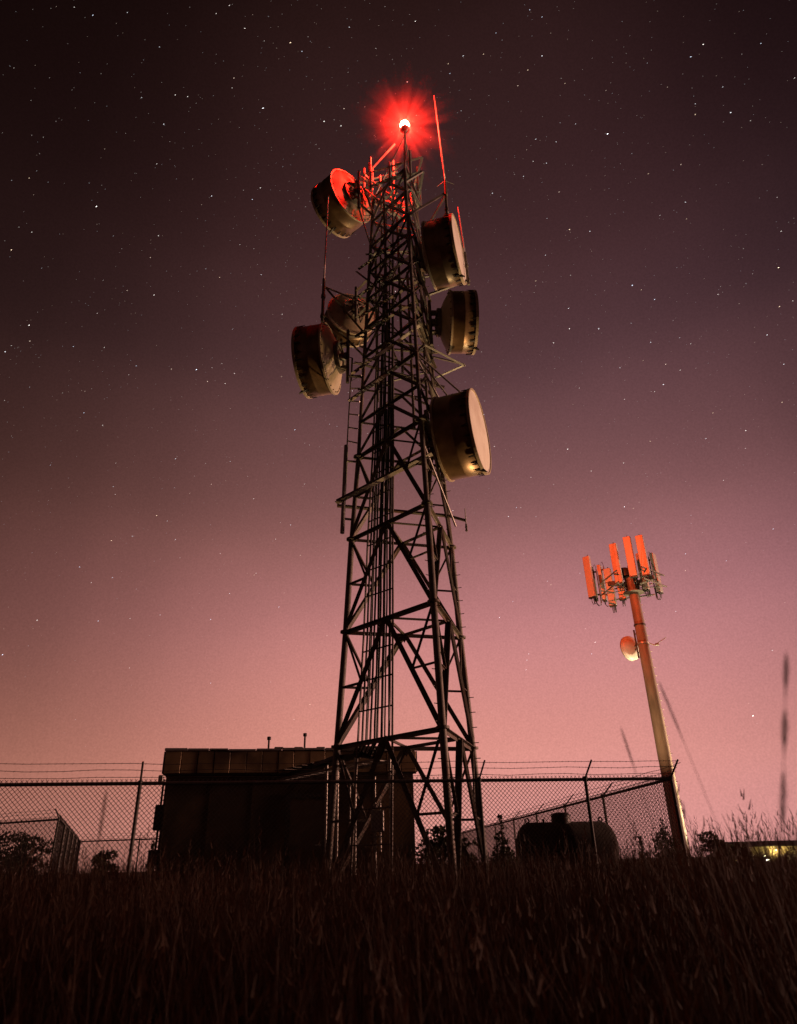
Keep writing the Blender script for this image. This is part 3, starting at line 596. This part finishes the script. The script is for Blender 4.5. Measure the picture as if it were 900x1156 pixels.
# lies parallel to the front fence, just behind it
prof = [(-tl, .003), (-tl+.012, .12)]+[(-tl+.25*(1-math.cos(PI/2*k/7)), tr*math.sin(PI/2*k/7)) for k in range(2, 8)]+[(-tl+.26, tr+.004), (-.02, tr+.004), (0, tr+.007), (.02, tr+.004), (tl-.26, tr+.004)]+[(tl-.25*(1-math.cos(PI/2*k/7)), tr*math.sin(PI/2*k/7)) for k in range(7, 1, -1)]+[(tl-.012, .12), (tl, .003)]
MB().lathe(prof, TC, ex, 36).build('shell', M['tank'], tk)
lid = MB().lathe([(-.05, .185), (.10, .185), (.14, .175), (.165, .13), (.175, .003)], TC+ez*(tr)-ex*.06, ez, 22).build('lid', M['dark'], tk)
for s in (-.62, .62):
    MB().box(TC+ex*s-ez*(tr+.14), (.10, .56, .36), RM).box(TC+ex*s-ez*(tr+.30), (.22, .66, .05), RM).build('saddle', M['dark'], tk)
    MB().lathe([(-.012, .05), (.012, .05), (.012, .03), (-.012, .03)], TC+ex*(s*1.22)+ez*(tr+.035), ey, 14, True, True).build('lifting_lug', M['dark'], tk)
MB().tube(TC-ex*.42+ez*tr, TC-ex*.42+ez*(tr+.06), .02, 8).build('valve', M['dark'], tk)
for s in (-.62, .62): MB().box(TC+ex*s+V((0, 0, -.985+.12)), (.3, .8, .34), RM, .02).build('block', M['concrete'], tk)

# ------------------------------------------------------------------ monopole
PX, PY = 14.42, 40.0; PZ = gz(PX, PY)
mp = thing('monopole', 'tall slim galvanised cell pole beyond the fence corner on the right', 'cell tower', (PX, PY, PZ))
b = MB(); secs = [(PZ-.1, .385), (5.2, .352), (5.2, .362), (10.4, .318), (10.4, .326), (15.6, .285)]
for (a, ra), (c, rc) in zip(secs[::2], secs[1::2]): b.tube((PX, PY, a), (PX, PY, c), ra, 16, rc)
b.build('shaft', M['pole'], mp)
for s in (-1, 1):
    for k in range(26):
        z = 2.6+.48*k; rr = .37-.0055*z; an = R(-20 if s > 0 else 200); o = V((math.cos(an), math.sin(an), 0))
        if s > 0: MB().tube((PX+o.x*rr*.9, PY+o.y*rr*.9, z), (PX+o.x*(rr+.11), PY+o.y*(rr+.11), z), .016, 5).build('step_peg', M['steel_light'], mp)
MB().lathe([(-.1, .38), (.06, .56), (.10, .56), (.10, .38)], (PX, PY, PZ+.02), ez, 20, False).build('base_flange', M['pole'], mp)
sa = MB().tube((PX+.25, PY-.15, 11.75), (PX+.62, PY-.25, 11.55), .035, 6).tube((PX+.55, PY-.25, 11.57), (PX+1.30, PY-.3, 12.0), .025, 6).box((PX+.72, PY-.25, 11.62), (.22, .16, .14), None, .02).lathe([(-.05, .355), (.05, .355)], (PX, PY, 11.75), ez, 16); sa.build('side_arm', M['steel_light'], mp)
MB().lathe([(-.04, .35), (.04, .35)], (PX, PY, 12.9), ez, 16).build('band_clamp', M['dark'], mp)
# head frame
hf = thing('antenna_platform', 'triangular steel head frame carrying panel antennas on the cell pole', 'antenna frame', (PX, PY, 15.3))
HC = V((PX, PY, 15.55))
MB().lathe([(-.5, .30), (-.5, .40), (.42, .40), (.42, .30)], HC, ez, 16, False).lathe([(-.62, .28), (-.62, .62), (-.55, .62), (-.55, .28)], HC, ez, 18, False).build('collar', M['steel'], hf)
sect = [R(190), R(310), R(70)]
for an in sect:
    o = V((math.cos(an), math.sin(an), 0)); s = V((-o.y, o.x, 0)); e = HC+o*1.55
    MB().box(HC+o*.95-ez*.05, (1.25, .22, .26), Matrix((o, s, ez)).transposed(), .02).build('arm', M['steel'], hf)
    for z in (.35, -.38): MB().tube(e+s*-1.25+ez*z, e+s*1.25+ez*z, .045, 8).build('face_rail', M['steel'], hf)
    for q in (-1, 1):
        MB().tube(HC+o*.4+ez*.3, e+s*q*1.1+ez*.35, .028, 6).tube(HC+o*.4-ez*.4, e+s*q*1.1-ez*.38, .028, 6).build('stay', M['steel'], hf)
MB().tube((PX, PY, 15.5), (PX+.05, PY, 16.75), .13, 12).lathe([(0, .3), (.5, .3), (.55, .22), (.56, .05)], (PX-.42, PY-.2, 15.95), ez, 14).build('cable_stub', M['dark'], hf)
def panel_antenna(label, x, y, z0, z1, face_deg, wd=.46, dp=.24):
    an = R(face_deg); o = V((math.cos(an), math.sin(an), 0)); s = V((-o.y, o.x, 0)); rm = Matrix((s, o, ez)).transposed(); c = V((x, y, (z0+z1)/2)); h = z1-z0
    t = thing('panel_antenna', label, 'panel antenna', tuple(c-ez*h/2), 'panel antennas on the cell pole')
    MB().box(c, (wd, dp, h), rm, .035).build('radome', M['panel'], t)
    MB().box(c-ez*(h/2+.03), (wd*.94, dp*.94, .07), rm).build('end_cap', M['dark'], t)
    pb = c-o*(dp/2+.16)
    MB().tube(pb-ez*(h*.5+.25), pb+ez*(h*.44), .038, 8).build('mount_pipe', M['steel'], t)
    for q in (-.36, .36): MB().box(c-o*(dp/2+.09)+ez*h*q, (.10, .20, .09), rm).build('bracket', M['dark'], t)
    for q in (-.07, .07):
        a = c-ez*(h/2+.05)+s*q
        MB().path([a, a-ez*.22, a-ez*.38-o*.10, a-ez*.34-o*.24, pb-ez*(h*.30)+s*q], .022, 6).build('jumper_cable', M['cable'], t)
    a = c+ez*h/2
    MB().path([a-o*.12, a-o*.16+ez*.16, a-o*.24+ez*.2, pb+ez*(h*.40)+V((0, 0, .12)), pb+ez*h*.25], .016, 6).build('top_loop', M['cable'], t)
    MB().box(pb-o*.16+ez*(h*.10), (.20, .16, .62), rm, .02).build('amplifier', M['dark'], t)
    return t
for a in (
  ('leftmost orange lit panel antenna at the end of the head frame', 11.84, 40.0, 14.75, 17.45, 222),
  ('red panel antenna tucked just behind the leftmost one', 12.42, 41.2, 15.0, 17.15, 165),
  ('short looking red panel antenna between the left end and middle', 13.1, 41.7, 15.1, 17.5, 150),
  ('narrow red panel antenna standing forward left of the pole top', 13.32, 39.0, 15.25, 17.85, 235),
  ('left one of the close pair of tall orange panel antennas', 14.10, 38.55, 15.5, 18.1, 240),
  ('right one of the close pair of tall orange panel antennas', 14.86, 38.5, 15.55, 18.15, 240),
  ('red panel antenna half hidden behind the right hand yellow one', 15.50, 40.7, 15.35, 17.9, 215),
  ('rightmost panel antenna orange on top and yellow below', 16.02, 39.9, 14.9, 17.5, 315),
  ('low orange panel antenna left of the pole under the frame', 13.45, 41.3, 14.6, 17.1, 235),
  ('orange panel antenna right behind the pole top', 14.25, 41.6, 15.1, 17.3, 250),
  ('yellow orange panel antenna low behind the pole on the right', 15.05, 41.4, 14.85, 17.2, 250)): panel_antenna(*a)
# dish on the pole
def pole_dish():
    c = V((13.80, 40.45, 11.62)); a = V((-.52, .86, 0)).normalized(); r = .74
    t = thing('drum_antenna', 'pale round dish on the cell pole, red above and white below', 'dish antenna', tuple(c))
    MB().lathe([(-.02, r), (.16, r+.01), (.16, r-.012), (0, r-.014)], c, a, 40, True, True).build('shroud', M['panel'], t)
    MB().lathe([(.15, r-.01), (.17, r*.7), (.18, .002)], c, a, 40).build('radome', M['panel'], t)
    MB().lathe([(-.02, r), (-.11, r*.93), (-.19, r*.78), (-.25, r*.58), (-.29, r*.35), (-.305, .002)], c, a, 40).build('reflector', M['panel'], t)
    p = c-a*.42+V((.02, 0, .25))
    MB().tube(p-ez*.95, p+ez*.75, .055, 8).build('mount_pipe', M['dark'], t)
    for s in (-.62, .5): MB().tube(p+ez*s, V((PX, PY, p.z+s)), .045, 6).build('mount_arm', M['dark'], t)
    for s in (-.22, .0): MB().tube(p+ez*(s-.12), c-a*.26+ez*s, .04, 6).build('bracket', M['dark'], t)
pole_dish()

# ------------------------------------------------------------------ ground lamps, lit shed, marker
def lamp(label, p, aim, mat, cat='floodlight'):
    p = V(p); a = (V(aim)-p).normalized(); t = thing('floodlight', label, cat, (p.x, p.y, gz(p.x, p.y)))
    MB().tube((p.x, p.y, gz(p.x, p.y)-.1), p-ez*.10, .025, 8).build('stake', M['dark'], t)
    MB().lathe([(-.14, .02), (-.14, .07), (-.02, .12), (.05, .125), (.05, .11), (.0, .10)], p, a, 16).build('housing', M['dark'], t)
    MB().lathe([(.0, .105), (.012, .06), (.015, .002)], p, a, 16).build('lens', mat, t)
    return p+a*.07, a
def spot(name, p, a, col, power, deg, blend=.5, size=.08):
    l = bpy.data.lights.new(name, 'SPOT'); l.color = col; l.energy = power; l.spot_size = R(deg); l.spot_blend = blend; l.shadow_soft_size = size
    o = bpy.data.objects.new(name, l); COL.objects.link(o); o.location = p; o.rotation_euler = V(a).to_track_quat('-Z', 'Y').to_euler(); return o
p, a = lamp('white floodlight low in the grass far right aimed up at the tower', (11.9, 25.4, .42), (.9, 16.9, 15.5), M['lamp_white'])
spot('tower_floodlight', p, a, (1, .60, .27), 10500, 62, .8, .30)
p, a = lamp('bright floodlight in the grass to the right of the cell pole', (19.4, 41.6, .25), (14.8, 40.1, 6.2), M['lamp_white'])
spot('pole_floodlight', p, a, (1, .80, .45), 15000, 92, .6)
p, a = lamp('small orange lamp in the grass left of the cell pole', (11.5, 36.0, .30), (14.1, 39.6, 11.0), M['lamp_warm'])
spot('head_floodlight', p, a, (1, .64, .35), 4600, 54, 1.0)

bs = thing('roadside_shed', 'long low shed at far right with a yellow lamplit wall', 'shed', (47, 90, gz(47, 90)))
sa_ = V((38.0, 92.0, 0)); sb_ = V((66.0, 83.0, 0)); sd_ = (sb_-sa_).normalized(); sn = V((sd_.y, -sd_.x, 0)); srm = Matrix((sd_, -sn, ez)).transposed(); sl = (sb_-sa_).length; mid = (sa_+sb_)/2; G0 = -3.05
MB().box(mid-sn*3+ez*(G0+1.75), (sl, 6, 3.5), srm).build('wall', M['shedwall'], bs)
MB().prism([sa_+sn*.35-sd_*.6+ez*(G0+3.62), sa_-sn*3-sd_*.6+ez*(G0+4.1), sa_-sn*6.8-sd_*.6+ez*(G0+3.62), sa_-sn*6.8-sd_*.6+ez*(G0+3.5), sa_+sn*.35-sd_*.6+ez*(G0+3.5)], sd_*(sl+1.2)).build('roof', M['shedroof'], bs)
for k in range(6):
    p = lerp(sa_, sb_, (k+.5)/6)
    MB().box(p+sn*.02+ez*(G0+1.35), (2.2, .1, 2.6), srm).build('door', M['white'], bs)
    q = p-sd_*1.55+sn*.25+ez*(G0+3.2)
    wl = MB().box(q-sn*.12, (.22, .24, .16), srm).build('wall_lamp', M['dark'], bs)
    MB().lathe([(-.10, .002), (-.10, .10), (0, .12), (0.01, .002)], q+ez*-.04, ez, 12).build('bulb', M['lamp_warm'], wl)
    pl = bpy.data.lights.new('shed_lamp', 'POINT'); pl.energy = 230; pl.color = (1, .72, .28); pl.shadow_soft_size = .12
    o = bpy.data.objects.new('shed_lamp', pl); COL.objects.link(o); o.location = q-ez*.22+sn*.25
mk = thing('marker_post', 'little white marker post glowing right of the cell pole foot', 'post', (17.3, 43.0, gz(17.3, 43)))
MB().box((17.3, 43.0, .35), (.12, .12, 1.5), None, .02).build('shaft', M['white'], mk)
MB().box((17.3, 43.0, 1.13), (.18, .18, .06), None, .01).build('cap', M['white'], mk)

# ------------------------------------------------------------------ shrubs and small trees
def leaves(centres, n, size, mat, name, parent, flat=.75):
    cs = np.array([c for c, r in centres]); rs = np.array([r for c, r in centres]); wts = rs**2.2; wts /= wts.sum()
    idx = rng.choice(len(centres), n, p=wts)
    d = rng.normal(size=(n, 3)); d /= np.linalg.norm(d, axis=1)[:, None]; rr = rng.uniform(.35, 1.08, n)**.6
    pos = cs[idx]+d*(rs[idx]*rr)[:, None]*np.array([1, 1, flat])
    a = rng.normal(size=(n, 3)); a /= np.linalg.norm(a, axis=1)[:, None]; b_ = np.cross(a, rng.normal(size=(n, 3))); b_ /= np.linalg.norm(b_, axis=1)[:, None]
    s = size*rng.uniform(.6, 1.4, n)[:, None]
    o0 = np.array(world_loc(parent))
    vs = np.stack([pos-a*s, pos+b_*s*.45, pos+a*s, pos-b_*s*.45], 1).reshape(-1, 3)-o0
    mesh_np(name, vs, 4, mat, parent)
def mesh_np(name, vs, k, mat, parent=None):
    n = len(vs)//k; me = bpy.data.meshes.new(name)
    me.vertices.add(len(vs)); me.vertices.foreach_set('co', vs.astype(np.float32).ravel())
    me.loops.add(len(vs)); me.loops.foreach_set('vertex_index', np.arange(len(vs), dtype=np.int32))
    me.polygons.add(n); me.polygons.foreach_set('loop_start', np.arange(0, n*k, k, dtype=np.int32))
    try: me.polygons.foreach_set('loop_total', np.full(n, k, dtype=np.int32))
    except Exception: pass
    me.update(calc_edges=True); me.validate(); me.materials.append(mat)
    o = bpy.data.objects.new(name, me); COL.objects.link(o); o.parent = parent; return o
def shrub(label, x, y, top, wdt, kind='shrub', n=1500, size=.06, name=None):
    g = gz(x, y); h = top-g
    t = thing(name or ('cedar_tree' if kind == 'cedar' else 'shrub'), label, 'tree' if kind == 'cedar' else 'shrub', (x, y, g))
    tb = MB(); cen = []
    if kind == 'cedar':
        tb.tube((x, y, g-.1), (x, y, g+h*.92), .05*h/2+.02, 7, .008)
        for k in range(26):
            f = (k+.5)/26; an = k*2.4; rr = wdt*.5*(1-f)**.8*random.uniform(.6, 1.15); p = (x+rr*.62*math.cos(an), y+rr*.62*math.sin(an), g+h*(.12+.86*f))
            cen.append((p, max(.07, rr*.62))); tb.tube((x, y, p[2]-.05), p, .012, 4)
        cen.append(((x, y, g+h*.97), .06))
    else:
        for k in range(12):
            an = random.uniform(0, 2*PI); rr = wdt*.5*random.uniform(.1, .85); f = random.uniform(.35, .9)*(1-.3*rr/wdt)
            p = V((x+rr*math.cos(an), y+rr*math.sin(an), g+h*f)); cen.append((tuple(p), wdt*random.uniform(.10, .24)))
            m = lerp((x, y, g), p, .5)+V((0, 0, h*.1)); tb.path([(x, y, g-.1), m, p], [.035, .022, .008], 5)
    tb.build('trunk', M['bark'], t)
    leaves(cen, n, size, M['cedar'] if kind == 'cedar' else M['leaf'], 'crown', t)
for a in (
  ('round dark bush at the left edge behind the fence', -13.7, 26.2, 2.0, 2.8, 'shrub', 3400, .07),
  ('small dark bush in the gap between left fence and shelter', -9.75, 24.2, 1.42, 1.1, 'shrub', 1100, .06),
  ('short slim cedar right of the small bush near the shelter', -8.3, 24.6, 1.5, .55, 'cedar', 800, .05),
  ('tiny bush right against the shelter corner', -7.5, 23.4, 1.35, .7, 'shrub', 700, .05),
  ('leafy thin shrub seen through the tower legs beside the shelter', .85, 20.3, 1.92, 1.25, 'shrub', 900, .075),
  ('pointed cedar between the right tower leg and the tank', 2.42, 19.2, 1.80, .95, 'cedar', 1500, .055),
  ('low shrub tangled between the two right tower legs', 1.55, 20.6, 1.5, 1.0, 'shrub', 600, .06),
  ('dark bushy cedar just left of the cell pole', 10.35, 30.4, 1.95, 1.5, 'cedar', 2200, .07),
  ('small pointed cedar between the tank and bushy cedar', 9.25, 30.0, 1.32, .62, 'cedar', 800, .055),
  ('ragged dark bush right of the cell pole foot', 15.35, 37.6, 1.55, 1.9, 'shrub', 2200, .08),
  ('low dark bush between pole and lit shed', 17.0, 39.5, 1.15, 1.8, 'shrub', 1600, .08)): shrub(*a)

# ------------------------------------------------------------------ grass
def make_grass():
    def zone(n, y0, y1, hmin, hmax, wid, pad=1.2, xmax=None):
        y = np.sqrt(rng.uniform(y0*y0, y1*y1, n)); x = rng.uniform(-1, 1, n)*(y*.68+pad)
        if xmax is not None: x = np.minimum(x, xmax+0*x)
        pn = .5+.22*np.sin(x*1.3+y*.7)+.22*np.sin(x*.45-y*1.1+2)+.12*np.sin(x*3.1+1)*np.sin(y*2.3)        # patches of taller and shorter growth
        h = (hmin+(hmax-hmin)*rng.beta(1.6, 2.2, n))*(.70+.42*pn)
        return x, y, h, np.full(n, wid)*rng.uniform(.6, 1.4, n)
    Z = [zone(30000, 2.2, 7.5, .30, 1.00, .0027), zone(34000, 7.5, 14.0, .35, 1.16, .0046), zone(16000, 14.0, 27, .45, 1.10, .009, 2), zone(7000, 27, 60, .4, 1.1, .02, 4)]
    # wispy taller stems on the right of the frame
    n = 1700; y = rng.uniform(2.6, 10, n); x = y*(.30+.42*rng.beta(2.2, 1.3, n)); h = rng.uniform(.88, 1.10, n)+.035*y*rng.beta(1.5, 2, n)
    Z.append((x, y, h, np.full(n, .0026)))
    n = 2600; y = rng.uniform(4, 13, n); x = y*rng.uniform(-.7, .5, n); cl = np.clip(.5+.5*np.sin(x*2.1+1.3*np.sin(y*1.7))*np.cos(y*.9-x*.6), 0, 1); h = rng.uniform(.72, 1.0, n)+.082*y*cl*rng.beta(1.4, 2.6, n); Z.append((x, y, h, np.full(n, .003)))
    x, y, h, wd = (np.concatenate([q[k] for q in Z]) for k in range(4)); n = len(x)
    # keep clear of shelter
    u = (x-O.x)*ex.x+(y-O.y)*ex.y; v = (x-O.x)*ey.x+(y-O.y)*ey.y
    keep = ~((u > -.2) & (u < LW+.2) & (v > -.1) & (v < LD+.2)); x, y, h, wd = x[keep], y[keep], h[keep], wd[keep]; n = len(x)
    g = np.array([gz(a, b) for a, b in zip(x, y)])
    an = rng.uniform(0, 2*PI, n); lean = np.stack([np.cos(an), np.sin(an)], 1)*rng.gamma(1.6, .17, n)[:, None]+np.array([-.05, 0])
    fa = rng.uniform(0, PI, n); side = np.stack([np.cos(fa), np.sin(fa)*.6], 1)
    ks = [0, .35, .65, .88, 1.0]; wk = [1, .9, .7, .42, .05]
    pts = []
    for k, q in zip(ks, wk):
        cx = x+lean[:, 0]*h*k**2.2; cy = y+lean[:, 1]*h*k**2.2; cz = g-.02+h*k*(1-.10*k*np.minimum(1, np.abs(lean).sum(1)))
        pts.append((np.stack([cx-side[:, 0]*wd*q, cy-side[:, 1]*wd*q, cz], 1), np.stack([cx+side[:, 0]*wd*q, cy+side[:, 1]*wd*q, cz], 1)))
    quads = []
    for k in range(4): quads.append(np.stack([pts[k][0], pts[k][1], pts[k+1][1], pts[k+1][0]], 1))
    vs = np.concatenate([np.stack(quads, 1).reshape(-1, 3)])
    # seed heads: tufts of short bristles on one stem in six
    pick = rng.choice(n, n//6, replace=False); tip = np.stack([x+lean[:, 0]*h, y+lean[:, 1]*h, g+h*(1-.10*np.minimum(1, np.abs(lean).sum(1)))], 1)[pick]
    hd = []
    for k in range(5):
        p = tip-np.array([0, 0, 1])*(k*.03)+rng.normal(size=(len(pick), 3))*.006; d = rng.normal(size=(len(pick), 3))*np.array([.35, .35, .2])+np.array([0, 0, 1]); d *= .045
        s = np.stack([np.full(len(pick), .0035), rng.uniform(-.003, .003, len(pick)), np.zeros(len(pick))], 1)
        hd.append(np.stack([p-s, p+s, p+d+s*.2, p+d-s*.2], 1).reshape(-1, 3))
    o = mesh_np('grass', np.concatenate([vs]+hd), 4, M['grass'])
    o['kind'] = 'stuff'; o['label'] = 'tall dry unmown grass filling the dark foreground'; o['category'] = 'grass'
make_grass()
def stalk(label, pts, r, head):
    t = thing('grass_stalk', label, 'grass stalk', pts[0], 'tall grass stalks close to the lens')
    MB().path(pts, [r*.60*(1-.6*k/(len(pts)-1)) for k in range(len(pts))], 5).build('stem', M['grass'], t)
    b = MB(); P = [V(p) for p in pts]
    for f0, f1, wd in head:
        for k in range(34):
            f = f0+(f1-f0)*k/34; j = f*(len(P)-1); i = min(len(P)-2, int(j)); p = lerp(P[i], P[i+1], j-i); d = (P[i+1]-P[i]).normalized()
            an = k*2.4; u, w_, _ = frame(d); o = u*math.cos(an)+w_*math.sin(an)
            b.tube(p, p+d*.018+o*(wd*.62)*math.sin(PI*(k+1)/36), .0011, 4, .0003)
    b.build('seed_head', M['grass'], t)
def arc(a, b_, bend, n=9):
    a, b_, bend = V(a), V(b_), V(bend); return [tuple(lerp(a, b_, k/(n-1))+bend*math.sin(PI*k/(n-1))) for k in range(n)]
stalk('blurred tall stalk with three seed clusters at far right', arc((.25, 1.12, 0), (.622, 1.1, 1.26), (.0, 0, 0)), .0022, ((.80, .86, .010), (.885, .93, .010), (.955, 1.0, .008)))
stalk('long thin stalk leaning left just right of the cell pole', arc((.86, 1.75, 0), (.655, 1.75, 1.36), (.03, 0, 0)), .0021, ((.90, 1.0, .008),))
stalk('leaning stalk crossing the front fence left of the cell pole', arc((.80, 1.9, 0), (.585, 1.9, 1.27), (.0, 0, 0)), .0021, ((.92, 1.0, .006),))
0 and stalk('low bent stalk in front of the tank', arc((.50, 1.7, 0), (.375, 1.7, 1.15), (-.02, 0, 0)), .0016, ((.93, 1.0, .005),))
0 and stalk('slender stalk leaning left above the lit shed', arc((1.22, 2.0, 0), (1.005, 2.0, 1.21), (.02, 0, 0)), .002, ((.92, 1.0, .007),))
stalk('pale stalk rising in front of the left fence', arc((-.80, 1.8, 0), (-.74, 1.8, 1.14), (.02, 0, 0)), .0018, ((.90, 1.0, .010),))
0 and stalk('stalk with fluffy tip before the shelter left corner', arc((-.72, 1.6, 0), (-.63, 1.6, 1.16), (-.02, 0, 0)), .0017, ((.90, 1.0, .009),))

# ------------------------------------------------------------------ light
sun = bpy.data.lights.new('town_glow_sun', 'SUN'); so = bpy.data.objects.new('town_glow_sun', sun); COL.objects.link(so)
sun.energy = 2.5; sun.color = (1, .50, .36); sun.angle = R(9)
sd3 = V((math.cos(R(9))*math.cos(R(4)), math.sin(R(9))*math.cos(R(4)), math.sin(R(4))))      # towards the light: low, from the right
so.rotation_euler = sd3.to_track_quat('Z', 'Y').to_euler()
# added red spot, hung in mid-air off the beacon, that brightens the cell pole
bp_ = LZ+V((1.22, 2.05, -.85))
spot('added_red_spot', bp_, V((14.2, 39.6, 15.4))-bp_, (1, .10, .022), 33000, 27, 1.0, .1)

S.view_settings.view_transform = 'Standard'; S.view_settings.look = 'None'; S.view_settings.exposure = 0; S.view_settings.gamma = 1
S.view_settings.use_curve_mapping = False
S.cycles.use_denoising = True; S.cycles.max_bounces = 6; S.cycles.volume_bounces = 0
S.cycles.sample_clamp_indirect = 4
S.cycles.use_adaptive_sampling = True; S.cycles.adaptive_threshold = .01
